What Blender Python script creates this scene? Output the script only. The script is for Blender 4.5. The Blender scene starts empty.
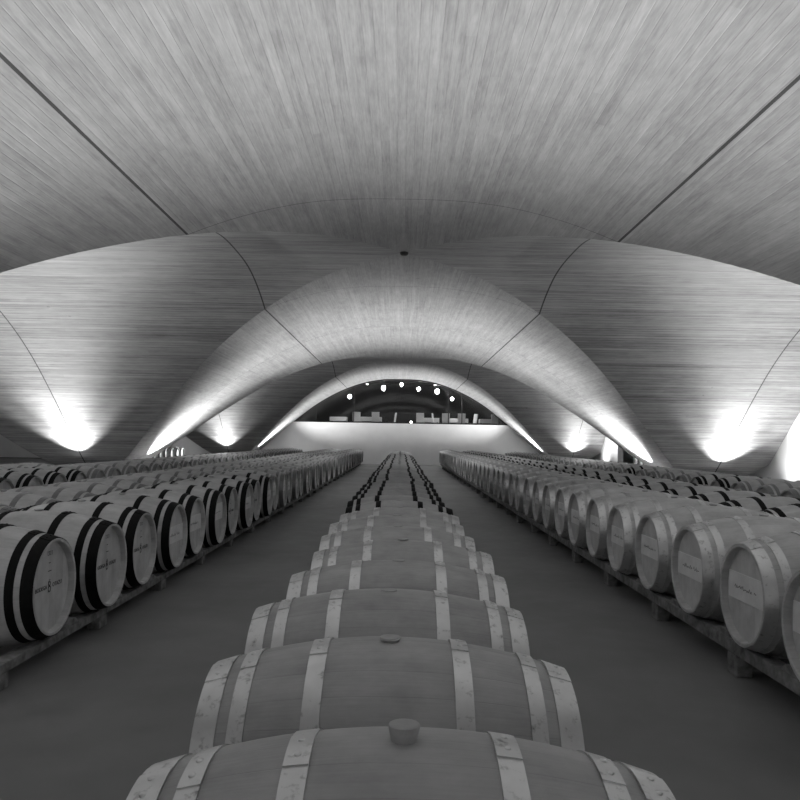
import bpy, bmesh, math, random
from mathutils import Vector, Matrix
from math import pi, sin, cos, tan, sqrt, radians, floor
R_ = random.Random(7)
SC = bpy.context.scene
COL = SC.collection
S = 2.8                      # metres per vault unit (joint offset from a bay's centre line)
EYE = 1.25
HALF = 2.973 * S             # half a bay
CY = [4.51 * S - 2 * HALF, 4.51 * S, 4.51 * S + 2 * HALF]
CX = [-2 * HALF, 0.0, 2 * HALF]
YEND = 38.95

# ------------------------------------------------------------------ helpers
def link(o, parent=None):
    COL.objects.link(o)
    if parent is not None:
        o.parent = parent
    return o

def mesh(name, verts, faces, mats, fmat=None, smooth=True, sharp=None):
    me = bpy.data.meshes.new(name)
    me.from_pydata([tuple(v) for v in verts], [], faces)
    for m in (mats if isinstance(mats, (list, tuple)) else [mats]):
        me.materials.append(m)
    if fmat:
        me.polygons.foreach_set('material_index', fmat)
    me.polygons.foreach_set('use_smooth', [smooth] * len(me.polygons))
    me.update()
    if smooth and sharp is not None:
        me.set_sharp_from_angle(angle=radians(sharp))
    return me

class MB:
    """collects shapes for one mesh"""
    def __init__(self):
        self.v, self.f, self.m = [], [], []
    def add(self, vs, fs, mi=0):
        b = len(self.v)
        self.v += [tuple(v) for v in vs]
        self.f += [tuple(i + b for i in f) for f in fs]
        self.m += [mi] * len(fs)
    def box(self, c, s, mi=0, rot=None, bev=0.0):
        bm = bmesh.new()
        bmesh.ops.create_cube(bm, size=1.0)
        for v in bm.verts:
            v.co = Vector((v.co.x * s[0], v.co.y * s[1], v.co.z * s[2]))
        if bev:
            bmesh.ops.bevel(bm, geom=bm.edges[:], offset=bev, segments=2, affect='EDGES', profile=0.6)
        if rot is not None:
            bmesh.ops.rotate(bm, verts=bm.verts, matrix=rot)
        self.frombm(bm, c, mi)
    def frombm(self, bm, c=(0, 0, 0), mi=0):
        bm.verts.index_update()
        self.add([v.co + Vector(c) for v in bm.verts], [[v.index for v in f.verts] for f in bm.faces], mi)
        bm.free()
    def lathe(self, prof, n=32, axis='x', mi=0, a0=0.0, a1=2 * pi, o=(0, 0, 0), closed_prof=False):
        full = abs(a1 - a0 - 2 * pi) < 1e-6
        k = n if full else n + 1
        vs, fs = [], []
        for i in range(k):
            a = a0 + (a1 - a0) * i / n
            for (h, r) in prof:
                if axis == 'x':
                    vs.append((o[0] + h, o[1] - r * sin(a), o[2] + r * cos(a)))
                else:
                    vs.append((o[0] + r * cos(a), o[1] + r * sin(a), o[2] + h))
        p = len(prof)
        for i in range(n):
            i2 = (i + 1) % k
            for j in range(p if closed_prof else p - 1):
                j2 = (j + 1) % p
                fs.append((i * p + j, i2 * p + j, i2 * p + j2, i * p + j2))
        if not full and closed_prof:
            fs.append(tuple(range(p)))
            fs.append(tuple((k - 1) * p + j for j in reversed(range(p))))
        self.add(vs, fs, mi)
    def tube(self, a, b, r, n=8, mi=0, r2=None):
        a, b = Vector(a), Vector(b)
        d = (b - a).normalized()
        u = d.orthogonal().normalized()
        w = d.cross(u)
        r2 = r if r2 is None else r2
        vs = []
        for (p, rr) in ((a, r), (b, r2)):
            for i in range(n):
                t = 2 * pi * i / n
                vs.append(p + u * cos(t) * rr + w * sin(t) * rr)
        fs = [(i, (i + 1) % n, n + (i + 1) % n, n + i) for i in range(n)]
        fs += [tuple(reversed(range(n))), tuple(range(n, 2 * n))]
        self.add(vs, fs, mi)
    def me(self, name, mats, smooth=True, sharp=35):
        return mesh(name, self.v, self.f, mats, self.m, smooth, sharp)
    def build(self, name, mats, parent=None, smooth=True, sharp=35):
        return link(bpy.data.objects.new(name, self.me(name, mats, smooth, sharp)), parent)

def tag(o, label=None, cat=None, group=None, kind=None):
    if label: o['label'] = label
    if cat: o['category'] = cat
    if group: o['group'] = group
    if kind: o['kind'] = kind
    return o

def empty(name, loc, rz=0.0):
    o = bpy.data.objects.new(name, None)
    o.empty_display_size = 0.1
    o.location = loc
    o.rotation_euler = (0, 0, rz)
    return link(o)

ONES = ['', 'first', 'second', 'third', 'fourth', 'fifth', 'sixth', 'seventh', 'eighth', 'ninth', 'tenth', 'eleventh', 'twelfth',
        'thirteenth', 'fourteenth', 'fifteenth', 'sixteenth', 'seventeenth', 'eighteenth', 'nineteenth']
TENS = {2: ('twentieth', 'twenty'), 3: ('thirtieth', 'thirty'), 4: ('fortieth', 'forty'), 5: ('fiftieth', 'fifty')}
def ordinal(n):
    if n < 20: return ONES[n]
    t, o = divmod(n, 10)
    return TENS[t][0] if o == 0 else TENS[t][1] + '-' + ONES[o]

# ------------------------------------------------------------------ node helper
class NT:
    def __init__(self, name):
        self.m = bpy.data.materials.new(name)
        self.m.use_nodes = True
        self.t = self.m.node_tree
        self.b = self.t.nodes['Principled BSDF']
    def n(self, kind, **kw):
        x = self.t.nodes.new(kind)
        for k, v in kw.items():
            if k.startswith('i_'):
                x.inputs[k[2:].replace('_', ' ')].default_value = v
            else:
                setattr(x, k, v)
        return x
    def l(self, a, b):
        self.t.links.new(a, b)
    def math(self, op, a, b=None, c=None, clamp=False):
        x = self.n('ShaderNodeMath', operation=op, use_clamp=clamp)
        for i, v in enumerate((a, b, c)):
            if v is None: continue
            if isinstance(v, (int, float)): x.inputs[i].default_value = v
            else: self.l(v, x.inputs[i])
        return x.outputs[0]
    def comb(self, x=0.0, y=0.0, z=0.0):
        c = self.n('ShaderNodeCombineXYZ')
        for i, v in enumerate((x, y, z)):
            if isinstance(v, (int, float)): c.inputs[i].default_value = v
            else: self.l(v, c.inputs[i])
        return c.outputs[0]
    def sep(self, v):
        s = self.n('ShaderNodeSeparateXYZ')
        self.l(v, s.inputs[0])
        return s.outputs
    def noise(self, vec, scale=1.0, detail=3.0, rough=0.55):
        x = self.n('ShaderNodeTexNoise')
        x.inputs['Scale'].default_value = scale
        x.inputs['Detail'].default_value = detail
        x.inputs['Roughness'].default_value = rough
        self.l(vec, x.inputs['Vector'])
        return x.outputs['Fac']
    def white(self, vec):
        x = self.n('ShaderNodeTexWhiteNoise', noise_dimensions='3D')
        self.l(vec, x.inputs['Vector'])
        return x.outputs['Value']
    def grey(self, v, dst):
        c = self.n('ShaderNodeCombineColor')
        for i in range(3): self.l(v, c.inputs[i])
        self.l(c.outputs[0], dst)
    def bump(self, h, strength, dist):
        x = self.n('ShaderNodeBump')
        x.inputs['Strength'].default_value = strength
        x.inputs['Distance'].default_value = dist
        self.l(h, x.inputs['Height'])
        self.l(x.outputs[0], self.b.inputs['Normal'])
    def rng(self, v, lo, hi, a=0.0, b=1.0):
        x = self.n('ShaderNodeMapRange')
        for i, q in enumerate((a, b, lo, hi)): x.inputs[i + 1].default_value = q
        self.l(v, x.inputs[0])
        return x.outputs[0]

def plain(name, g, rough=0.6, metal=0.0, var=0.0, scale=20.0):
    t = NT(name)
    t.b.inputs['Base Color'].default_value = (g, g, g, 1)
    t.b.inputs['Roughness'].default_value = rough
    t.b.inputs['Metallic'].default_value = metal
    if var:
        co = t.n('ShaderNodeTexCoord').outputs['Object']
        f = t.noise(co, scale, 4.0)
        t.grey(t.rng(f, g * (1 - var), g * (1 + var), 0.3, 0.7), t.b.inputs['Base Color'])
    return t.m

def emit(name, g, e):
    t = NT(name)
    t.b.inputs['Base Color'].default_value = (g, g, g, 1)
    t.b.inputs['Emission Color'].default_value = (1, 1, 1, 1)
    t.b.inputs['Emission Strength'].default_value = e
    return t.m

def vault_material():
    t = NT('board_marked_concrete')
    uv = t.n('ShaderNodeUVMap'); uv.uv_map = 'boards'
    cc = t.n('ShaderNodeUVMap'); cc.uv_map = 'joints'
    arc, ax, _ = t.sep(uv.outputs[0])
    c, a, _ = t.sep(cc.outputs[0])
    W = 0.088
    q = t.math('DIVIDE', arc, W)
    idx = t.math('FLOOR', q)
    fr = t.math('FRACT', q)
    off = t.math('MULTIPLY', t.white(t.comb(idx, 3.1, 0.7)), 9.0)
    seg = t.math('FLOOR', t.math('DIVIDE', t.math('ADD', ax, off), 2.6))
    tone = t.white(t.comb(idx, seg, 5.5))
    rowt = t.white(t.comb(idx, 1.5, 2.5))
    streak = t.noise(t.comb(t.math('MULTIPLY', arc, 20.0), t.math('MULTIPLY', ax, 0.55), idx), 1.0, 5.0, 0.65)
    grain = t.noise(t.comb(t.math('MULTIPLY', arc, 60.0), t.math('MULTIPLY', ax, 5.0), 0.0), 1.0, 3.0, 0.6)
    blot = t.noise(t.comb(arc, ax, 0.0), 0.55, 5.0, 0.6)
    isx = t.n('ShaderNodeAttribute'); isx.attribute_name = 'along_x'
    k = isx.outputs['Fac']
    v = t.math('ADD', t.math('MULTIPLY', t.math('SUBTRACT', tone, 0.5), 0.05), 0.36)
    v = t.math('ADD', v, t.math('MULTIPLY', t.math('SUBTRACT', rowt, 0.5), t.math('MULTIPLY_ADD', k, 0.08, 0.02)))
    v = t.math('ADD', v, t.math('MULTIPLY', t.math('SUBTRACT', streak, 0.5), t.math('MULTIPLY_ADD', k, 0.22, 0.30)))
    v = t.math('ADD', v, t.math('MULTIPLY', t.math('SUBTRACT', grain, 0.5), 0.20))
    v = t.math('ADD', v, t.math('MULTIPLY', t.math('SUBTRACT', blot, 0.5), 0.22))
    fleck = t.noise(t.comb(t.math('MULTIPLY', arc, 11.0), t.math('MULTIPLY', ax, 2.4), 3.3), 1.0, 4.0, 0.6)
    v = t.math('ADD', v, t.math('MULTIPLY', t.math('SUBTRACT', fleck, 0.5), 0.17))
    # board edges: some sharp and dark, most faint
    ed = t.math('ABSOLUTE', t.math('SUBTRACT', fr, 0.5))
    line = t.rng(ed, 0.0, 1.0, 0.43, 0.5)
    amt = t.math('MULTIPLY_ADD', t.math('POWER', t.white(t.comb(idx, 8.5, 4.5)), 2.0), t.math('MULTIPLY_ADD', k, 0.24, 0.07), t.math('MULTIPLY_ADD', k, 0.11, 0.02))
    v = t.math('SUBTRACT', v, t.math('MULTIPLY', line, amt))
    # small formwork holes
    vor = t.n('ShaderNodeTexVoronoi'); vor.inputs['Scale'].default_value = 1.1
    t.l(t.comb(arc, ax, 0.0), vor.inputs['Vector'])
    hole = t.math('LESS_THAN', vor.outputs['Distance'], 0.035)
    v = t.math('SUBTRACT', v, t.math('MULTIPLY', hole, 0.10))
    # construction joints, dark sealant
    def seam(coord, at, w):
        return t.math('LESS_THAN', t.math('ABSOLUTE', t.math('SUBTRACT', t.math('ABSOLUTE', coord), at)), w)
    sep3 = t.sep(cc.outputs[0])
    wide, thin = 0.014, 0.006
    # longitudinal faces (k=0): |c|=S wide, |a|=S thin, |a|=HALF thin ; transverse faces (k=1): |a|=S and |a|=HALF wide, |c|=S thin
    wc = t.math('MULTIPLY_ADD', k, thin - wide, wide)
    wa = t.math('MULTIPLY_ADD', k, wide - thin, thin)
    def seamv(coord, at, w):
        return t.math('LESS_THAN', t.math('ABSOLUTE', t.math('SUBTRACT', t.math('ABSOLUTE', coord), at)), w)
    j = t.math('MAXIMUM', t.math('MAXIMUM', seamv(c, S, wc), seamv(a, S, wa)), seamv(a, HALF, wa))
    v = t.math('MULTIPLY', v, t.math('SUBTRACT', 1.0, t.math('MULTIPLY', j, 0.86)))
    v = t.math('MAXIMUM', v, 0.02)
    t.grey(v, t.b.inputs['Base Color'])
    t.b.inputs['Roughness'].default_value = 0.8
    h = t.math('SUBTRACT', t.math('ADD', t.math('MULTIPLY', tone, 0.35), t.math('MULTIPLY', grain, 0.3)), t.math('MULTIPLY', line, 0.7))
    t.bump(h, 0.25, 0.010)
    return t.m

def oak(name, base, heads=False):
    t = NT(name)
    co = t.n('ShaderNodeTexCoord').outputs['Object']
    x, y, z = t.sep(co)
    info = t.n('ShaderNodeObjectInfo')
    rnd = info.outputs['Random']
    if heads:
        p = t.math('DIVIDE', y, 0.085)
        along, across = z, y
    else:
        p = t.math('MULTIPLY', t.math('ARCTAN2', y, z), 27 / (2 * pi))
        along, across = x, t.math('MULTIPLY', p, 0.08)
    idx = t.math('FLOOR', p)
    fr = t.math('FRACT', p)
    tone = t.white(t.comb(idx, t.math('MULTIPLY', rnd, 37.0), 1.3))
    grain = t.noise(t.comb(t.math('MULTIPLY', along, 7.0), t.math('MULTIPLY', across, 150.0), t.math('MULTIPLY', rnd, 50.0)), 1.0, 4.0, 0.6)
    blot = t.noise(t.comb(t.math('MULTIPLY', along, 7.0), t.math('MULTIPLY', across, 9.0), t.math('MULTIPLY', rnd, 90.0)), 1.0, 5.0, 0.62)
    v = t.math('MULTIPLY_ADD', t.math('SUBTRACT', tone, 0.5), 0.16, 1.0)
    v = t.math('ADD', v, t.math('MULTIPLY', t.math('SUBTRACT', grain, 0.5), 0.34))
    v = t.math('ADD', v, t.math('MULTIPLY', t.math('SUBTRACT', blot, 0.5), 0.85))
    v = t.math('ADD', v, t.math('MULTIPLY', t.math('SUBTRACT', rnd, 0.5), 0.16))
    line = t.rng(t.math('ABSOLUTE', t.math('SUBTRACT', fr, 0.5)), 0.0, 1.0, 0.475, 0.5)
    v = t.math('SUBTRACT', v, t.math('MULTIPLY', line, 0.15))
    v = t.math('MULTIPLY', t.math('MAXIMUM', v, 0.1), base)
    t.grey(v, t.b.inputs['Base Color'])
    t.b.inputs['Roughness'].default_value = 0.62
    t.bump(t.math('SUBTRACT', t.math('MULTIPLY', grain, 0.4), line), 0.22, 0.003)
    return t.m

def galvanised(name, k, metal):
    t = NT(name)
    co = t.n('ShaderNodeTexCoord').outputs['Object']
    rnd = t.n('ShaderNodeObjectInfo').outputs['Random']
    vec = t.n('ShaderNodeVectorMath', operation='ADD')
    t.l(co, vec.inputs[0]); t.l(t.comb(t.math('MULTIPLY', rnd, 31.0), 0.0, 0.0), vec.inputs[1])
    a = t.noise(vec.outputs[0], 34.0, 5.0, 0.65)
    b = t.noise(vec.outputs[0], 9.0, 3.0, 0.6)
    v = t.rng(a, 0.20, 0.60, 0.24, 0.44)
    v = t.math('ADD', v, t.rng(b, -0.05, 0.06, 0.3, 0.7))
    t.grey(t.math('MULTIPLY', t.math('MAXIMUM', v, 0.06), k), t.b.inputs['Base Color'])
    t.b.inputs['Metallic'].default_value = metal
    t.l(t.rng(a, 0.46, 0.32, 0.3, 0.7), t.b.inputs['Roughness'])
    t.bump(a, 0.15, 0.002)
    return t.m

def floor_material():
    t = NT('dark_screed_floor')
    co = t.n('ShaderNodeTexCoord').outputs['Object']
    x, y, z = t.sep(co)
    a = t.noise(co, 0.55, 6.0, 0.62)
    b = t.noise(co, 5.0, 5.0, 0.65)
    c = t.noise(t.comb(t.math('MULTIPLY', x, 1.2), t.math('MULTIPLY', y, 0.25), 0.0), 1.0, 4.0)
    v = t.rng(a, 0.135, 0.21, 0.3, 0.7)
    v = t.math('ADD', v, t.rng(b, -0.014, 0.014, 0.3, 0.7))
    v = t.math('ADD', v, t.rng(c, -0.012, 0.012, 0.3, 0.7))
    t.grey(t.math('MAXIMUM', v, 0.02), t.b.inputs['Base Color'])
    t.l(t.rng(b, 0.50, 0.68, 0.3, 0.7), t.b.inputs['Roughness'])
    t.bump(b, 0.06, 0.01)
    return t.m

M = dict(
    vault=vault_material(), stave=oak('oak_staves', 0.45), old=oak('darker_oak_staves', 0.35), head=oak('oak_head_boards', 0.50, True), galv=galvanised('galvanised_hoop_steel', 1.05, 0.85), dull=galvanised('oxidised_hoop_steel', 0.36, 0.5),  # two stave oaks, the one with the lower base is for the middle row
    black=plain('black_painted_hoop', 0.005, 0.7, 0.0, 0.3, 30), bung=plain('pale_bung', 0.36, 0.6, 0, 0.12, 30),
    ink=plain('dark_stencil_ink', 0.035, 0.8), paper=plain('pale_label_board', 0.70, 0.8, 0, 0.08, 14), pen=plain('label_pen', 0.10, 0.8),
    rail=plain('weathered_rail_timber', 0.18, 0.85, 0, 0.55, 16), floor=floor_material(), white=plain('white_plaster', 0.74, 0.9, 0, 0.04, 1.5),
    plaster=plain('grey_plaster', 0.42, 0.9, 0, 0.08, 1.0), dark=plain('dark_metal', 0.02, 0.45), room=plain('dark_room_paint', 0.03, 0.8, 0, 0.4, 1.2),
    cloth=plain('white_cloth', 0.75, 0.9), lens=emit('lamp_lens', 0.9, 12.0), globe=emit('lamp_globe', 0.9, 14.0), spot=emit('spot_lens', 0.9, 8.0),
    wood=plain('dark_furniture_wood', 0.05, 0.5, 0, 0.3, 12))
M['black'].node_tree.nodes['Principled BSDF'].inputs['Specular IOR Level'].default_value = 0.15
gt = NT('window_glass')
gt.t.nodes.remove(gt.b)
tr = gt.n('ShaderNodeBsdfTransparent'); gl = gt.n('ShaderNodeBsdfGlossy'); gl.inputs['Roughness'].default_value = 0.02
mx = gt.n('ShaderNodeMixShader'); fres = gt.n('ShaderNodeFresnel'); fres.inputs[0].default_value = 1.45
gt.l(fres.outputs[0], mx.inputs[0]); gt.l(tr.outputs[0], mx.inputs[1]); gt.l(gl.outputs[0], mx.inputs[2])
gt.l(mx.outputs[0], gt.t.nodes['Material Output'].inputs[0])
M['glass'] = gt.m

# ------------------------------------------------------------------ vault profile
KX = [0, .5, 1, 1.5, 2, 2.5, 2.85, 2.973]
KZ = [1.1176, 1.085, .9347, .668, .2804, -.165, -.43, -.55]
def prof_units(x):
    x = abs(x)
    n = len(KX)
    i = 0
    while i < n - 2 and x > KX[i + 1]: i += 1
    def sl(k):
        if k == 0: return 0.0
        if k == n - 1: return (KZ[-1] - KZ[-2]) / (KX[-1] - KX[-2])
        return (KZ[k + 1] - KZ[k - 1]) / (KX[k + 1] - KX[k - 1])
    d = KX[i + 1] - KX[i]
    t = (x - KX[i]) / d
    return ((2 * t**3 - 3 * t**2 + 1) * KZ[i] + (t**3 - 2 * t**2 + t) * d * sl(i)
            + (-2 * t**3 + 3 * t**2) * KZ[i + 1] + (t**3 - t**2) * d * sl(i + 1))
def PZ(c):
    return EYE + S * prof_units(c / S)
NS = 48
CS = [HALF * i / NS for i in range(-NS, NS + 1)]
ARC = [0.0]
for i in range(1, len(CS)):
    ARC.append(ARC[-1] + sqrt((CS[i] - CS[i - 1])**2 + (PZ(CS[i]) - PZ(CS[i - 1]))**2))

def build_ceiling():
    V, F, UV, CC, AX = [], [], [], [], []
    def strip(cx, cy, along_x, sign, a_from, a_to, tagoff):
        # ruled faces between |offset| = a_from(c) and a_to along the barrel's axis
        for i in range(len(CS) - 1):
            quad = []
            for (k, far) in ((i, 0), (i + 1, 0), (i + 1, 1), (i, 1)):
                c = CS[k]
                a = a_to if far else a_from(c)
                p = (cx + c, cy + sign * a, PZ(c)) if not along_x else (cx + sign * a, cy + c, PZ(c))
                quad.append((p, (ARC[k] + tagoff, sign * a + tagoff * 3.3), (c, a)))
            e1 = Vector(quad[1][0]) - Vector(quad[0][0]); e2 = Vector(quad[2][0]) - Vector(quad[0][0])
            nz = e1.cross(e2) + (Vector(quad[2][0]) - Vector(quad[0][0])).cross(Vector(quad[3][0]) - Vector(quad[0][0]))
            if nz.z > 0: quad.reverse()
            b = len(V)
            V.extend(q[0] for q in quad)
            F.append((b, b + 1, b + 2, b + 3))
            UV.extend(q[1] for q in quad)
            CC.extend(q[2] for q in quad)
            AX.append(1.0 if along_x else 0.0)
    for ix, cx in enumerate(CX):
        for iy, cy in enumerate(CY):
            for s in (-1, 1):
                strip(cx, cy, False, s, abs, HALF, ix * 17.0 + (iy + (s > 0)) * 0.0)
                strip(cx, cy, True, s, abs, HALF, iy * 23.0 + 41.0)
        strip(cx, CY[2], False, 1, lambda c: HALF, YEND + 0.05 - CY[2], ix * 17.0)
    me = bpy.data.meshes.new('ceiling')
    # weld neighbours inside a strip by merging equal points with equal face family
    key, nv, remap = {}, [], []
    for fi, f in enumerate(F):
        for vi in f:
            p = V[vi]
            k = (round(p[0], 4), round(p[1], 4), round(p[2], 4), AX[fi], 0)
            if k not in key:
                key[k] = len(nv); nv.append(p)
            remap.append(key[k])
    faces = [tuple(remap[4 * i:4 * i + 4]) for i in range(len(F))]
    keep = []
    good = []
    for i, f in enumerate(faces):
        u = []
        loops = []
        for j, vi in enumerate(f):
            if vi not in u:
                u.append(vi); loops.append(4 * i + j)
        if len(u) >= 3:
            good.append(tuple(u)); keep.append((i, loops))
    me.from_pydata(nv, [], good)
    u1 = me.uv_layers.new(name='boards'); u2 = me.uv_layers.new(name='joints')
    at = me.attributes.new('along_x', 'FLOAT', 'FACE')
    li = 0
    for fi, (i, loops) in enumerate(keep):
        at.data[fi].value = AX[i]
        for l in loops:
            u1.data[li].uv = UV[l]; u2.data[li].uv = CC[l]; li += 1
    me.polygons.foreach_set('use_smooth', [True] * len(me.polygons))
    me.materials.append(M['vault'])
    me.update()
    o = link(bpy.data.objects.new('ceiling', me))
    return tag(o, 'board-marked grey concrete groin vaults spanning the cellar', 'ceiling', kind='structure')
build_ceiling()

FL = -0.03                    # floor level
XO = 3 * HALF
def stub(name, x, ya, yb):
    b = MB()
    n = 24
    vs, fs = [], []
    for i in range(n + 1):
        y = ya + (yb - ya) * i / n
        cy = min(CY, key=lambda c: abs(c - y))
        z = max(PZ(x - CX[2]), PZ(y - cy)) if abs(y - cy) <= HALF else EYE
        z = max(0.3, z) + 0.03
        for xx in (x, x + 0.25):
            vs += [(xx, y, FL), (xx, y, z)]
    for i in range(n):
        a, d = 4 * i, 4 * (i + 1)
        fs += [(a, a + 1, d + 1, d), (a + 2, d + 2, d + 3, a + 3), (a + 1, a + 3, d + 3, d + 1)]
    fs += [(0, 2, 3, 1), (4 * n, 4 * n + 1, 4 * n + 3, 4 * n + 2)]
    b.add(vs, fs)
    tag(b.build(name, M['white'], smooth=False), 'smooth white wall piece closing the bay beside the pier', 'wall', kind='structure')
stub('wall_right_near', 9.6, 16.6, 20.9)
stub('wall_right_far', 9.6, 33.4, 37.5)
Y0 = CY[0] - HALF
b = MB(); b.box((0, (Y0 + YEND) / 2, FL - 0.1), (2 * XO, YEND - Y0 + 0.6, 0.2))
tag(b.build('floor', M['floor'], smooth=False), 'dark grey smooth cellar floor between the barrel rows', 'floor', kind='structure')
for nm, c, s in (('wall_back', (0, Y0 - 0.1, 2.3), (2 * XO, 0.2, 5.0)), ('wall_left', (-XO - 0.1, (Y0 + YEND) / 2, 2.3), (0.2, YEND - Y0, 5.0)),
                 ('wall_right', (XO + 0.1, (Y0 + YEND) / 2, 2.3), (0.2, YEND - Y0, 5.0))):
    b = MB(); b.box(c, s)
    tag(b.build(nm, M['plaster'], smooth=False), 'plain grey plaster wall at the edge of the cellar', 'wall', kind='structure')

# ------------------------------------------------------------------ end wall, window and the room behind it
SILL = 2.09
SILL_W = next(c for c in [HALF * i / 2000 for i in range(2000, 0, -1)] if PZ(c) >= SILL)
def end_wall():
    b = MB()
    b.box((0, YEND + 0.15, (SILL + FL) / 2), (2 * HALF, 0.3, SILL - FL))
    for s in (-1, 1):
        b.box((s * 2 * HALF, YEND + 0.15, 2.4), (2 * HALF, 0.3, 4.8))
    tag(b.build('wall_front', M['white'], smooth=False), 'white plastered end wall below the arched window', 'wall', kind='structure')
end_wall()
arch = [(c, PZ(c)) for c in [SILL_W * i / 40 for i in range(-40, 41)]]
win = empty('window_1', (0, YEND + 0.12, SILL))
tag(win, 'arched glass window above the white end wall', 'window', kind='structure')
def arch_ribbon(inset, depth, name, mat):
    b = MB(); vs = []; fs = []
    n = len(arch)
    def pt(i, k):
        c, z = arch[i]
        sc = (1 - inset / SILL_W) if k else 1.0
        zz = SILL + (z - SILL) * (1 - inset / (PZ(0) - SILL)) if k else z
        return c * sc, zz - SILL
    for i in range(n):
        for k in (0, 1):
            for y in (0, depth):
                x, z = pt(i, k); vs.append((x, y, z))
    for i in range(n - 1):
        a, d = 4 * i, 4 * (i + 1)
        fs += [(a, d, d + 2, a + 2), (a + 1, a + 3, d + 3, d + 1), (a + 2, d + 2, d + 3, a + 3), (a, a + 1, d + 1, d)]
    b.add(vs, fs)
    b.box((0, depth / 2, inset / 2), (2 * SILL_W, depth, inset))
    o = b.build(name, mat, win, True, 30)
    return tag(o, kind='structure')
arch_ribbon(0.07, 0.10, 'window_frame', M['dark'])
vs = [(c * 0.985, 0.05, max(0.0, z - SILL - 0.03)) for c, z in arch]
b = MB(); b.add([(x, 0.045, z) for x, y, z in vs] + [(x, 0.055, z) for x, y, z in vs],
                [tuple(range(len(vs))), tuple(reversed(range(len(vs), 2 * len(vs))))])
tag(b.build('glass_pane', M['glass'], win, False), kind='structure')
for x in (-2.45, 2.45, 3.15, -4.4):
    b = MB(); h = PZ(x) - SILL - 0.02
    b.box((x, 0.05, h / 2), (0.05, 0.06, h))
    tag(b.build('mullion', M['dark'], win, False), kind='structure')
RF = 1.72                      # floor of the room behind the window
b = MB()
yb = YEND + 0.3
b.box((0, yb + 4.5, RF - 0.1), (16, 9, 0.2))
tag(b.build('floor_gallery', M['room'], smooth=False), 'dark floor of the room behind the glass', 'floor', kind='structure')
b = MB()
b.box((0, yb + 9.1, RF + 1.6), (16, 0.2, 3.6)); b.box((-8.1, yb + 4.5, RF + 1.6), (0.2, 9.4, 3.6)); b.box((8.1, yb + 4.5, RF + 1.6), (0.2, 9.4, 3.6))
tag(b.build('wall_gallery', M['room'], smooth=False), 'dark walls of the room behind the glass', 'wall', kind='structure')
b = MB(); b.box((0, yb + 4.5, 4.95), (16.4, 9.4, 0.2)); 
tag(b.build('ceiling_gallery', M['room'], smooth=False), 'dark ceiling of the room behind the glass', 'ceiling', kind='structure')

F_PX = 756.0
def at_px(px, py, d):
    """place at depth d seen at photo pixel px, py"""
    t = 0.0172
    dx, dy = px - 401.0, py - 439.8
    X = dx * cos(t) + dy * sin(t); Y = -dx * sin(t) + dy * cos(t)
    return Vector((X / F_PX * d, d, EYE - Y / F_PX * d))

LAMPS = [(350, 396.5, 41.0, 0.10, 'lowest at the left end of the lit row'), (384, 388, 41.2, 0.115, 'second from the left, in two glowing steps'),
         (402, 384.5, 41.4, 0.085, 'small one at the middle of the arch'), (419, 389, 41.2, 0.09, 'fourth from the left, just right of the middle'),
         (437.5, 391.5, 41.0, 0.12, 'brightest, second from the right end'), (452.5, 399, 41.0, 0.09, 'lowest at the right end of the lit row')]
for px, py, d, r, where in LAMPS:
    p = at_px(px, py, d)
    e = tag(empty('pendant_lamp', p), 'glowing pendant lamp behind the arched glass, ' + where, 'lamp', 'pendant lamps behind the window')
    b = MB(); b.lathe([(-r * cos(t) * 1.15, max(0.002, r * sin(t) * (1.0 - 0.12 * cos(t)))) for t in [pi * i / 10 for i in range(11)]], 16, 'z')
    b.build('globe', M['globe'], e)
    L = bpy.data.lights.new('lamp_glow', 'POINT'); L.energy = 30.0; L.shadow_soft_size = r * 1.2
    lo = link(bpy.data.objects.new('lamp_glow', L), e); lo.location = (0, 0, -r * 1.6)
    b = MB(); b.tube((0, 0, r), (0, 0, 4.85 - p.z), 0.012, 6); b.lathe([(r * 0.9, 0.03), (r * 1.3, 0.045), (r * 1.5, 0.02)], 12, 'z')
    b.build('cord', M['dark'], e)
for px, py, where in ((367.5, 382.5, 'on the arch rim left of its crown'), (435.5, 383, 'on the arch rim right of its crown')):
    p = at_px(px, py, YEND + 0.03)
    e = tag(empty('rim_spotlight', (p.x, YEND + 0.03, PZ(p.x) - 0.07)), 'tiny bright spotlight ' + where, 'lamp', 'spotlights on the arch rim')
    b = MB(); b.lathe([(-0.06, 0.05), (0.06, 0.05), (0.09, 0.03)], 12, 'z'); b.build('housing', M['dark'], e)
    b = MB(); b.lathe([(-0.065, 0.0), (-0.065, 0.048), (-0.03, 0.055), (-0.03, 0.0)], 12, 'z'); b.build('lens', M['spot'], e)
p = at_px(411.5, 423.5, YEND)
e = tag(empty('marker_light', (p.x, YEND + 0.02, SILL)), 'small white light standing on the ledge under the glass', 'lamp')
b = MB(); b.lathe([(0.0, 0.06), (0.03, 0.06), (0.03, 0.02)], 12, 'z'); b.build('base', M['dark'], e)
b = MB(); b.lathe([(0.03, 0.0), (0.03, 0.05), (0.10, 0.055), (0.13, 0.03), (0.135, 0.0)], 12, 'z'); b.build('diffuser', M['spot'], e)

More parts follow.
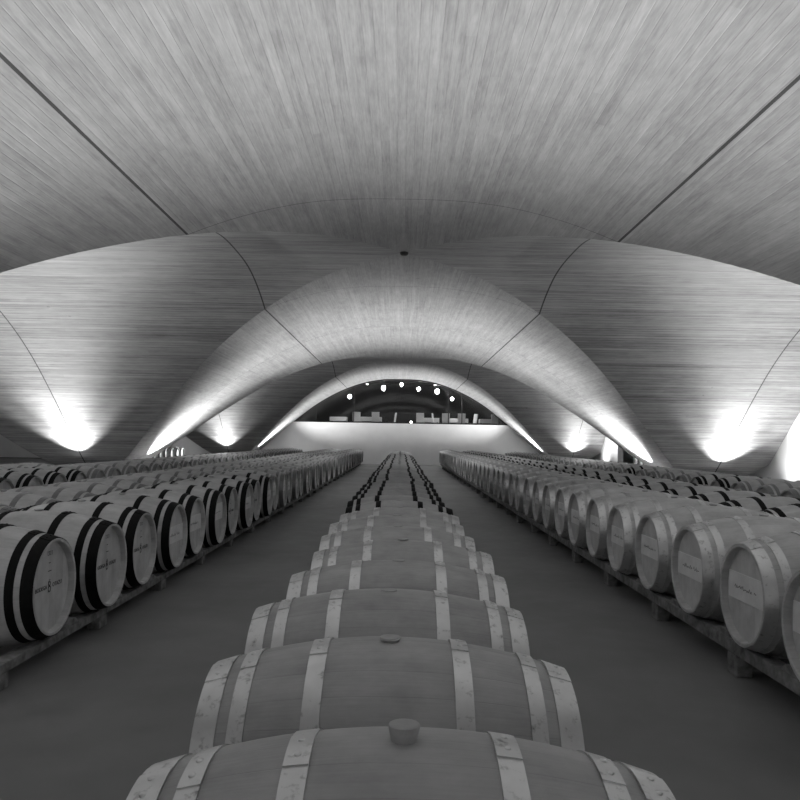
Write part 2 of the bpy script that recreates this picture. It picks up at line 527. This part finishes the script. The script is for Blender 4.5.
def table_at(px, d, w, label):
    p = at_px(px, 418, d)
    e = tag(empty('dining_table', (p.x, d, RF)), label, 'table', 'tables behind the window')
    b = MB(); b.box((0, 0, 0.72), (w, 0.8, 0.035), 0, None, 0.008); b.build('tabletop', M['wood'], e)
    for sx in (-1, 1):
        for sy in (-1, 1):
            b = MB(); b.box((sx * (w / 2 - 0.07), sy * 0.32, 0.351), (0.05, 0.05, 0.703)); b.build('leg', M['wood'], e, False)
    b = MB(); b.box((0, 0, 0.744), (w + 0.03, 0.83, 0.012), 0, None, 0.004)
    for sx in (-1, 1):
        b.box((sx * (w / 2 + 0.012), 0, 0.63), (0.012, 0.8, 0.22))
        b.box((0, sx * 0.412, 0.63), (w, 0.012, 0.22))
    c = b.build('tablecloth', M['cloth'], None); c.location = (p.x, d, RF)
    tag(c, 'white cloth draped over the ' + label, 'tablecloth', 'tablecloths behind the window')
def chair_at(px, d, rz, label):
    p = at_px(px, 418, d)
    e = tag(empty('dining_chair', (p.x, d, RF), rz), label, 'chair', 'chairs behind the window')
    b = MB(); b.box((0, 0, 0.45), (0.44, 0.44, 0.06), 0, None, 0.015); b.build('seat', M['cloth'], e)
    b = MB(); b.box((0, 0.21, 0.74), (0.42, 0.045, 0.50), 0, Matrix.Rotation(-0.12, 3, 'X'), 0.015); b.build('backrest', M['cloth'], e)
    for sx in (-1, 1):
        for sy in (-1, 1):
            b = MB(); b.tube((sx * 0.19, sy * 0.19, 0.0), (sx * 0.18, sy * 0.18, 0.425), 0.014, 8, 0, 0.02); b.build('leg', M['wood'], e)
for px, d, w, lb in ((370, 41.6, 1.3, 'table under the second lamp from the left'), (429, 41.6, 1.1, 'table just right of the middle of the window'),
                     (456, 41.8, 1.3, 'table under the lamp at the right end'), (339, 42.4, 0.9, 'table at the left end behind the glass'),
                     (488, 42.0, 0.9, 'table at the right end behind the glass')):
    table_at(px, d, w, lb)
for px, d, rz, lb in ((357.5, 40.4, 0.2, 'white chair left of the table under the second lamp'), (377, 40.5, 2.9, 'white chair with its back to the glass under the second lamp'),
                      (392, 40.9, -1.4, 'white chair just left of the middle of the window'), (421, 40.3, 0.1, 'white chair closest to the glass right of the small marker light'),
                      (437, 40.6, 1.4, 'white chair between the middle table and the next one'), (447, 40.7, 2.9, 'white chair in front of the table under the end lamp'),
                      (461, 40.6, 3.3, 'white chair directly below the end lamp on the right'), (472.5, 40.6, -1.2, 'white chair right of the table under the end lamp'),
                      (497, 40.8, 0.4, 'white chair at the far right end behind the glass')):
    chair_at(px, d, rz, lb)

# ------------------------------------------------------------------ uplights at the pier feet
def uplight(x, y, dx, dy, power, visible_label=None, aim=0.9, size=104, blend=0.4, hz=0.45, vault_fill=False):
    L = bpy.data.lights.new('uplight_beam', 'SPOT')
    L.energy = power * (0.48 if vault_fill else 1.0)
    L.spot_size = radians(size)
    L.spot_blend = blend
    L.shadow_soft_size = 0.06
    lo = link(bpy.data.objects.new('uplight_beam', L))
    dirv = Vector((dx * aim, dy * aim, 1.0)).normalized()
    rot = dirv.to_track_quat('-Z', 'Y').to_euler()
    if visible_label:
        e = tag(empty('floor_uplight', (x, y, FL)), visible_label, 'uplight', 'uplights at the pier feet')
        b = MB(); b.lathe([(0.0, 0.0), (0.0, 0.11), (0.02, 0.11), (0.025, 0.03), (0.07, 0.025), (0.07, 0.0)], 20, 'z'); b.build('base', M['dark'], e)
        b = MB()
        side = Vector((-dirv.y, dirv.x, 0)).normalized()
        for s in (-1, 1):
            q = side * (0.10 * s)
            b.tube(q + Vector((0, 0, hz - 0.14)), q + Vector((0, 0, hz)), 0.01, 8)
        b.tube(side * -0.10 + Vector((0, 0, hz - 0.14)), side * 0.10 + Vector((0, 0, hz - 0.14)), 0.01, 8)
        b.tube((0, 0, 0.03), (0, 0, hz - 0.13), 0.022, 10)
        b.build('yoke', M['dark'], e)
        bm = MB(); bm.lathe([(-0.09, 0.0), (-0.09, 0.05), (-0.03, 0.085), (0.07, 0.09), (0.07, 0.08), (0.05, 0.075)], 20, 'z')
        h = bm.build('housing', M['dark'], e); h.location = (0, 0, hz); h.rotation_euler = dirv.to_track_quat('Z', 'Y').to_euler()
        bm = MB(); bm.lathe([(0.055, 0.0), (0.055, 0.076), (0.062, 0.07), (0.064, 0.0)], 20, 'z')
        g = bm.build('lens', M['lens'], h)
        lo.parent = e
        lo.location = Vector((0, 0, hz)) + dirv * 0.09
    else:
        lo.location = (x, y, hz + 0.09)
    lo.rotation_euler = rot
    if vault_fill:                                     # added spot that fills the upper vault; the fixture has one lens
        F = bpy.data.lights.new('added_vault_fill', 'SPOT')
        F.energy = power * 2.5; F.spot_size = radians(74); F.spot_blend = 1.0; F.shadow_soft_size = 0.06
        fo = link(bpy.data.objects.new('added_vault_fill', F), lo.parent)
        fo.location = lo.location + Vector((0.0, 0.0, 0.02))
        fo.rotation_euler = Vector((dx * 2.0, dy * 2.0, 1.0)).to_track_quat('-Z', 'Y').to_euler()
OFF = 1.2
OFF_Y = 1.25
PIERS = [CY[0] - HALF, CY[0] + HALF, CY[1] + HALF, CY[2] + HALF]
PW_Y = [2200.0, 800.0, 1000.0, 700.0]
PW_X = [2600.0, 2100.0, 2700.0, 2600.0]
for i, py in enumerate(PIERS):
    for s in (-1, 1):
        side = 'left' if s < 0 else 'right'
        where = {2: 'middle', 3: 'last'}.get(i)
        inview = i >= 2
        def lab(txt):
            return f'small black floor uplight {txt} the {where} pier on the {side}' if inview else None
        if i > 0:
            uplight(s * HALF, py - OFF_Y, 0, -1, PW_Y[i], lab('in front of'), 1.3, 96, 0.55, 0.35, True)
        if i < 3:
            if i == 2 and s < 0: pass
            else: uplight(s * HALF, py + OFF_Y, 0, 1, PW_Y[i] * (0.7 if i < 2 else 0.3), lab('behind'), 1.3, 96, 0.55, 0.35, False)
        sz = {1: 88, 3: 84}.get(i, 108)
        yy = py + (0.3 if i < 3 else -0.5)
        uplight(s * (HALF - OFF), yy, -s, 0, PW_X[i], lab('on the aisle side of'), 1.2, sz, 1.0, 0.35)
        if i == 3 and s < 0:
            uplight(s * (HALF + OFF), yy, s, 0, PW_X[i] * 0.6, lab('on the outer side of'), 1.2, sz, 1.0, 0.35)

uplight(8.6, 18.2, 1, 0, 75.0, 'added small black floor uplight brightening the white wall on the right', 1.6, 105, 0.8, 0.35)  # added wall wash, put in to brighten the near white wall piece
uplight(8.6, 35.2, 1, 0, 60.0, 'added small black floor uplight brightening the distant white wall on the right', 1.6, 105, 0.8, 0.35)  # second added wall wash, for the far wall piece

# ------------------------------------------------------------------ small sensor at the crown
e = tag(empty('smoke_detector', (0.02, CY[1], PZ(0))), 'small black detector at the meeting point of the vault ridges', 'detector')
b = MB(); b.lathe([(0.0, 0.0), (0.0, 0.07), (-0.03, 0.07), (-0.05, 0.045), (-0.05, 0.0)], 16, 'z'); b.build('housing', M['dark'], e)

# ------------------------------------------------------------------ barrels
BR, ER, HL = 0.345, 0.266, 0.486
def rr(x):
    return BR - (BR - ER) * (abs(x) / HL) ** 2
HOOPS = [(0.424, 0.484), (0.352, 0.394), (0.166, 0.212)]
LOD = {'near': (64, 22), 'mid': (36, 14), 'far': (20, 8)}
def staves_into(b, lod, mi=0):
    n, k = LOD[lod]
    half = [(HL * i / k, rr(HL * i / k)) for i in range(-k, k + 1)]
    pr = [(-0.436, 0.243), (-HL + 0.004, 0.249), (-HL, 0.253), (-HL, ER - 0.003)] + half[0:1] + half[1:-1] + half[-1:] + [(HL, ER - 0.003), (HL, 0.253), (HL - 0.004, 0.249), (0.436, 0.243)]
    b.lathe(pr, n, 'x', mi)
def head_into(b, lod, s, mi=0):
    n = LOD[lod][0]
    b.lathe([(s * 0.449, 0.0), (s * 0.449, 0.2), (s * 0.449, 0.246), (s * 0.424, 0.246), (s * 0.424, 0.0)], n, 'x', mi)
def hoop_into(b, lod, x0, x1, s, mi=0, patch=True, ang=0.1):
    n = LOD[lod][0]
    th = 0.0035
    if s < 0: x0, x1 = -x1, -x0
    k = 1 if lod == 'far' else 3
    xs = [x0 + (x1 - x0) * i / k for i in range(k + 1)]
    outer = [(x, rr(x) + th) for x in xs]
    inner = [(xs[-1], rr(xs[-1]) - 0.003), (xs[0], rr(xs[0]) - 0.003)]
    b.lathe(outer + inner, n, 'x', mi, closed_prof=True)
    if lod == 'near' and patch:
        o2 = [(x, rr(x) + th + 0.0028) for x in xs]
        i2 = [(xs[-1], rr(xs[-1]) + th - 0.001), (xs[0], rr(xs[0]) + th - 0.001)]
        b.lathe(o2 + i2, 8, 'x', mi, ang - 0.17, ang + 0.17, closed_prof=True)
        for da, fx in ((-0.08, 0.5), (0.08, 0.5)):
            xm = x0 + (x1 - x0) * fx
            a = ang + da
            r0 = rr(xm) + th + 0.0025
            bm = bmesh.new()
            bmesh.ops.create_uvsphere(bm, u_segments=10, v_segments=6, radius=0.0075)
            for v in bm.verts: v.co.z *= 0.55
            bmesh.ops.rotate(bm, verts=bm.verts, matrix=Matrix.Rotation(a, 3, 'X'))
            b.frombm(bm, (xm, -r0 * sin(a), r0 * cos(a)), mi)
def bung_into(b, lod, mi=0, h=0.016):
    r0 = BR - 0.014
    n = 28 if lod == 'near' else 10
    top = BR + h
    if lod == 'far':
        b.lathe([(r0, 0.026), (top, 0.029), (top, 0.0)], 8, 'z', mi)
    else:
        b.lathe([(r0, 0.023), (BR, 0.024), (top - 0.005, 0.0295), (top - 0.001, 0.0285), (top, 0.025), (top - 0.0015, 0.018), (top - 0.002, 0.0)], n, 'z', mi)

BM_ = {}
def part_mesh(kind, lod, *a):
    k = (kind, lod) + a
    if k in BM_: return BM_[k]
    b = MB()
    if kind == 'staves': staves_into(b, lod); me = b.me('staves', M[a[0]])
    elif kind == 'head': head_into(b, lod, a[0]); me = b.me('head', M['head'])
    elif kind == 'bung': bung_into(b, lod, 0, a[0]); me = b.me('bung', M['bung'])
    elif kind == 'hoop':
        i, s, col = a
        hoop_into(b, lod, HOOPS[i][0], HOOPS[i][1], s, 0, True, 0.02 + 0.13 * (i == 0) + 0.05 * (i == 1) - 0.05 * s)
        me = b.me('hoop', M[col])
    BM_[k] = me
    return me
def whole_into(b, col_slot=1):
    staves_into(b, 'far', 0)
    for s in (-1, 1):
        head_into(b, 'far', s, 2)
        for x0, x1 in HOOPS: hoop_into(b, 'far', x0, x1, s, col_slot)
    bung_into(b, 'far', 3)
def whole_mesh(col, st):
    if ('whole', col, st) not in BM_:
        b = MB(); whole_into(b); BM_[('whole', col, st)] = b.me('oak_barrel', [M[st], M[col], M['head'], M['bung']])
    return BM_[('whole', col, st)]

def text_mesh(txt, size, y, z):
    cu = bpy.data.curves.new('t', 'FONT')
    cu.body = txt; cu.size = size; cu.extrude = 0.0006; cu.align_x = 'CENTER'; cu.align_y = 'CENTER'
    cu.resolution_u = 2
    ob = bpy.data.objects.new('t', cu)
    COL.objects.link(ob)
    bpy.context.view_layer.update()
    me = bpy.data.meshes.new_from_object(ob)
    vs = [(v.co.x + y, v.co.y + z, v.co.z) for v in me.vertices]
    fs = [tuple(p.vertices) for p in me.polygons]
    bpy.data.objects.remove(ob); bpy.data.curves.remove(cu); bpy.data.meshes.remove(me)
    return vs, fs
def on_head(vs, s, off=0.0012):
    # text plane -> head facing s*x
    return [(s * (0.449 + off + w), s * u, v) for u, v, w in vs]
def stencil_mesh(s, lod):
    if ('stencil', s, lod) in BM_: return BM_[('stencil', s, lod)]
    b = MB()
    head_into(b, lod, s, 0)
    def flat(rect):
        (u0, v0, u1, v1) = rect
        q = [(u0, v0, 0), (u1, v0, 0), (u1, v1, 0), (u0, v1, 0)]
        b.add(on_head(q, s), [(0, 1, 2, 3)], 1)
    for txt, size, u, v in (('BODEGA', 0.034, -0.100, 0.0), ('OTAZU', 0.034, 0.094, 0.0)):
        vs, fs = text_mesh(txt, size, u, v)
        b.add(on_head(vs, s), fs, 1)
    # crest between the two words: two stacked rings on a stem with a cross bar
    for (v0, r) in ((0.015, 0.0145), (-0.015, 0.0185)):
        n = 20
        vs = []
        for i in range(n):
            a = 2 * pi * i / n
            vs += [(cos(a) * r, v0 + sin(a) * r, 0), (cos(a) * (r - 0.0075), v0 + sin(a) * (r - 0.0075), 0)]
        b.add(on_head(vs, s), [(2 * i, 2 * ((i + 1) % n), 2 * ((i + 1) % n) + 1, 2 * i + 1) for i in range(n)], 1)
    flat((-0.018, -0.036, -0.012, 0.031)); flat((-0.009, 0.032, 0.010, 0.037))
    # short marks above
    flat((-0.022, 0.083, 0.022, 0.088)); flat((-0.012, 0.128, 0.010, 0.133))
    for i in range(4):
        u = -0.028 + i * 0.016
        flat((u, 0.172, u + 0.004, 0.196)); flat((u, 0.192, u + 0.010, 0.196)); flat((u + 0.007, 0.172, u + 0.010, 0.196)) if i % 2 else flat((u, 0.172, u + 0.010, 0.176))
    BM_[('stencil', s, lod)] = b.me('head', [M['head'], M['ink']])
    return BM_[('stencil', s, lod)]
def label_mesh(s, v):
    if ('label', s, v) in BM_: return BM_[('label', s, v)]
    b = MB()
    z0, z1 = [(-0.055, 0.085), (-0.045, 0.10), (-0.02, 0.15)][v]
    w = sqrt(0.241**2 - max(abs(z0), abs(z1))**2) - 0.002
    b.box((s * 0.452, 0, (z0 + z1) / 2), (0.006, 2 * w, z1 - z0), 0, None, 0.0015)
    rl = random.Random(50 + v)
    zc = (z0 + z1) / 2 - 0.005
    # a handwritten line: a wavering pen stroke
    u = -0.14
    pts = []
    while u < 0.13:
        pts.append((u, zc + (0.018 * (rl.random() ** 2) if len(pts) % 2 else -0.010 * rl.random())))
        u += 0.0075 + 0.003 * rl.random()
        if rl.random() < 0.07: pts.append(None); u += 0.012
    for p, q in zip(pts, pts[1:]):
        if p is None or q is None: continue
        d = Vector((q[0] - p[0], q[1] - p[1])); nrm = Vector((-d.y, d.x)).normalized() * 0.0022
        vs = [(p[0] - nrm.x, p[1] - nrm.y, 0), (q[0] - nrm.x, q[1] - nrm.y, 0), (q[0] + nrm.x, q[1] + nrm.y, 0), (p[0] + nrm.x, p[1] + nrm.y, 0)]
        b.add(on_head(vs, s, 0.0068), [(0, 1, 2, 3)], 1)
    BM_[('label', s, v)] = b.me('label_board', [M['paper'], M['pen']], False)
    return BM_[('label', s, v)]

def hoops_for(row, i, d):
    if row == 'C': return 'galv' if i < 8 else ('black' if d < 30 else 'dull')
    if row == 'L1': return 'black' if i < 10 else 'dull'
    if row == 'L3': return 'black' if i < 5 else 'dull'
    if row == 'R2': return 'black'
    if row == 'R3': return 'black' if i < 2 or i in (5, 6, 11) else 'dull'
    if row == 'R1': return 'galv'
    return 'dull'
ROWS = [  # key, centre x, first y, pitch, last y, centre z, aisle-side head, wording
    ('C', 0.0, 1.395, 0.69, 36.6, 0.352, 1, 'in the middle row'),
    ('L1', -2.352, 4.2, 0.74, 37.9, 0.402, 1, 'in the left aisle row'),
    ('R1', 2.306, 3.24, 0.762, 35.6, 0.462, -1, 'in the right aisle row'),
    ('L2', -3.39, 4.3, 0.74, 37.9, 0.402, -1, 'in the row backing the left aisle row'),
    ('R2', 3.33, 3.6, 0.772, 35.6, 0.462, 1, 'in the row backing the right aisle row'),
    ('L3', -5.2, 8.4, 0.712, 36.6, 0.425, 1, 'beyond the left side aisle'),
    ('R3', 5.4, 8.0, 0.76, 36.0, 0.435, -1, 'beyond the right side aisle'),
    ('L4', -6.24, 10.0, 0.712, 13.4, 0.41, -1, 'before the left piers'),
    ('L5', -9.9, 27.0, 0.72, 33.2, 0.462, 1, 'in the nearer row past the left piers'),
    ('R5', 10.5, 23.6, 0.72, 32.6, 0.462, -1, 'in the nearer row past the right piers'),
    ('L6', -10.92, 27.0, 0.72, 33.2, 0.462, -1, 'in the farther row past the left piers'),
    ('R6', 11.52, 23.6, 0.72, 32.6, 0.462, 1, 'in the farther row past the right piers')]
CJIT = [0.035, 0.0, -0.014, 0.018, 0.04, 0.01, 0.0, 0.02]
BAR = []
for key, x, y0, pitch, y1, z, s, words_ in ROWS:
    i = 0
    y = y0
    rj = random.Random(hash(key[0]) * 0 + ord(key[0]) * 31 + len(key) * 7 + (int(key[1]) if len(key) > 1 else 0))
    while y <= y1:
        if key in ('L4', 'R4') and abs(y - (CY[1] + HALF)) < 1.7:
            y += pitch
            continue
        jx = rj.uniform(-0.02, 0.02)
        if key == 'C' and i < 8: jx = CJIT[i]
        if key == 'L1': jx = 0.02 * (-1 if i % 2 == 0 else 1) + rj.uniform(-0.008, 0.008)
        BAR.append(dict(row=key, i=i, x=x + jx, y=y + (rj.uniform(-0.004, 0.004) if key == 'C' else rj.uniform(-0.02, 0.02)), z=z, s=s, words=words_,
                        rz=rj.uniform(-0.012, 0.012) if key != 'C' else rj.uniform(-0.004, 0.004)))
        y += pitch; i += 1
show = {'C': 1.25, 'L1': 1.25, 'R1': 1.25}
for b_ in BAR:
    b_['rank'] = b_['y'] / {'C': 1.5, 'L1': 2.0, 'R1': 2.0, 'L2': 1.0, 'R2': 1.0, 'L3': 1.0, 'R3': 1.0, 'L4': 0.8, 'R4': 0.8}.get(b_['row'], 0.5)
BAR.sort(key=lambda q: q['rank'])
SINGLE, REST = BAR[:300], BAR[300:]
SINGLE.sort(key=lambda q: ([r[0] for r in ROWS].index(q['row']), q['y']))
def child(me, name, parent):
    return link(bpy.data.objects.new(name, me), parent)
GROUPS = {'C': 'barrels of the middle row', 'L1': 'barrels of the left aisle row', 'R1': 'barrels of the right aisle row'}
for q in SINGLE:
    row, i, d = q['row'], q['i'], q['y']
    col = hoops_for(row, i, d)
    lod = 'near' if d < 6.0 else ('mid' if d < 17 else 'far')
    word = 'black' if col == 'black' else 'grey'
    extra = ''
    deco = None
    if row == 'L1' and d < 16:
        deco = 'stencil' if i < 3 or i in (6, 8) else 'label'
    if row == 'R1' and d < 16 : deco = 'label'
    lab = f'{word}-hooped oak barrel, {ordinal(i + 1)} from camera {q["words"]}'
    if deco and d < 9: lab = f'{word}-hooped oak barrel with {"stencilled" if deco == "stencil" else "labelled"} head, {ordinal(i + 1)} from camera {q["words"]}'
    grp = GROUPS.get(row, 'barrels in the rows behind the aisle rows')
    if lod == 'far':
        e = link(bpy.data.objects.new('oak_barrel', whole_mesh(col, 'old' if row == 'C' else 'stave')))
        e.location = (q['x'], q['y'], q['z']); e.rotation_euler = (0, 0, q['rz'])
        tag(e, lab, 'barrel', grp)
        continue
    e = tag(empty('oak_barrel', (q['x'], q['y'], q['z']), q['rz']), lab, 'barrel', grp)
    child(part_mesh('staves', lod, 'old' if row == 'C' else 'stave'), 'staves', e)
    hd = None
    for s in (-1, 1):
        h = child(part_mesh('head', lod, s), 'head', e)
        if s == q['s']: hd = h
        for k in range(3):
            child(part_mesh('hoop', lod, k, s, col), 'hoop', e)
    child(part_mesh('bung', lod, 0.029 if row == 'C' and i == 0 else (0.011 if row == 'C' and i in (1, 4) else (0.004 if row == 'C' else 0.012))), 'bung', e)
    if deco == 'stencil':
        hd.data = stencil_mesh(q['s'], lod)
        hd['label'] = 'pale head board with two stencilled words and a crest'
    if deco == 'label': child(label_mesh(q['s'], (i * 7) % 3 if row == 'L1' else i % 2), 'label_board', hd)
# everything past the 300 that show largest, one object
b = MB()
proto = {}
for col, slot in (('galv', 1), ('black', 4), ('dull', 5)):
    t = MB(); whole_into(t, slot); proto[col] = t
for q in REST:
    t = proto[hoops_for(q['row'], q['i'], q['y'])]
    off = len(b.v)
    b.v += [(x + q['x'], y + q['y'], z + q['z']) for x, y, z in t.v]
    b.f += [tuple(k + off for k in f) for f in t.f]
    b.m += t.m
o = b.build('distant_barrels', [M['stave'], M['galv'], M['head'], M['bung'], M['black'], M['dull']])
tag(o, 'distant oak barrels filling the far ends of the rows', 'barrels', kind='stuff')

# ------------------------------------------------------------------ racks
def rack(key, x, y0, y1, z, pitch):
    words_ = {r[0]: r[7] for r in ROWS}[key].replace('in the ', '')
    top = z - rr(0.37) - 0.004
    cut = 0.45 if key == 'C' else 0.6
    ya, yb_ = y0 - cut, y1 + 0.45
    e = tag(empty('barrel_rack', (x, (ya + yb_) / 2, 0)), 'long timber rack under the barrels ' + {r[0]: r[7] for r in ROWS}[key], 'rack', 'racks under the barrel rows')
    Ln = yb_ - ya
    hgt = 0.05 if key[0] == 'L' else min(0.07, top - 0.012)
    for s in (-1, 1):
        b = MB(); b.box((s * 0.37, 0, top - hgt / 2), (0.085, Ln, hgt), 0, None, 0.006); b.build('rail', M['rail'], e)
    fh = top - hgt - FL
    st = 1.3 if key[0] == 'R' else 1.28
    n = int((Ln - 0.6) / st)
    for k in range(n + 1):
        yy = -Ln / 2 + (0.29 if key[0] == 'R' else 0.15) + k * st
        b = MB()
        if fh > 0.03:
            for s in (-1, 1):
                b.box((s * 0.37, 0, fh / 2), (0.085, 0.13, fh), 0, None, 0.006)
            b.box((0, 0, fh * 0.55), (0.66, 0.07, fh * 0.6))
        else:
            b.box((0, 0, fh / 2), (0.9, 0.1, fh))
        f = b.build('foot', M['rail'], e); f.location = (0, yy, FL)
    # wedges between neighbouring barrels, where the photo shows them
    if key in ('L1', 'R1'):
        s = 1 if key == 'L1' else -1
        y = y0 + pitch / 2
        k = 0
        while k < 14:
            b = MB(); hh = 0.035
            vs = [(-0.035, -0.09, 0), (0.035, -0.09, 0), (0.035, 0.09, 0), (-0.035, 0.09, 0), (-0.035, -0.045, hh), (0.035, -0.045, hh), (0.035, 0.045, hh), (-0.035, 0.045, hh)]
            b.add(vs, [(3, 2, 1, 0), (4, 5, 6, 7), (0, 1, 5, 4), (1, 2, 6, 5), (2, 3, 7, 6), (3, 0, 4, 7)])
            w = b.build('wedge', M['rail'], e, False); w.location = (s * 0.37, y - (ya + yb_) / 2, top)
            y += pitch; k += 1
for key, x, y0, pitch, y1, z, s, words_ in ROWS:
    n = floor((y1 - y0) / pitch)
    rack(key, x, y0, y0 + n * pitch, z, pitch)

# ------------------------------------------------------------------ camera, world, view
cam = bpy.data.cameras.new('camera')
cam.sensor_width = 36.0; cam.sensor_fit = 'HORIZONTAL'
cam.lens = F_PX / 800 * 36
cam.shift_x = -1.0 / 800
cam.shift_y = 39.8 / 800
cam.clip_start = 0.05
co = link(bpy.data.objects.new('camera', cam))
co.matrix_world = Matrix.Translation((0.02, 0, EYE)) @ Matrix.Rotation(pi / 2, 4, 'X') @ Matrix.Rotation(0.0172, 4, 'Z')
SC.camera = co
w = bpy.data.worlds.new('world'); w.use_nodes = True
w.node_tree.nodes['Background'].inputs[0].default_value = (0.5, 0.5, 0.5, 1)
w.node_tree.nodes['Background'].inputs[1].default_value = 0.0
SC.world = w
SC.cycles.diffuse_bounces = 6
SC.cycles.max_bounces = 10
SC.view_settings.view_transform = 'Standard'
SC.view_settings.look = 'None'
SC.view_settings.gamma = 1.0
SC.view_settings.use_curve_mapping = False
SC.view_settings.exposure = 0.25
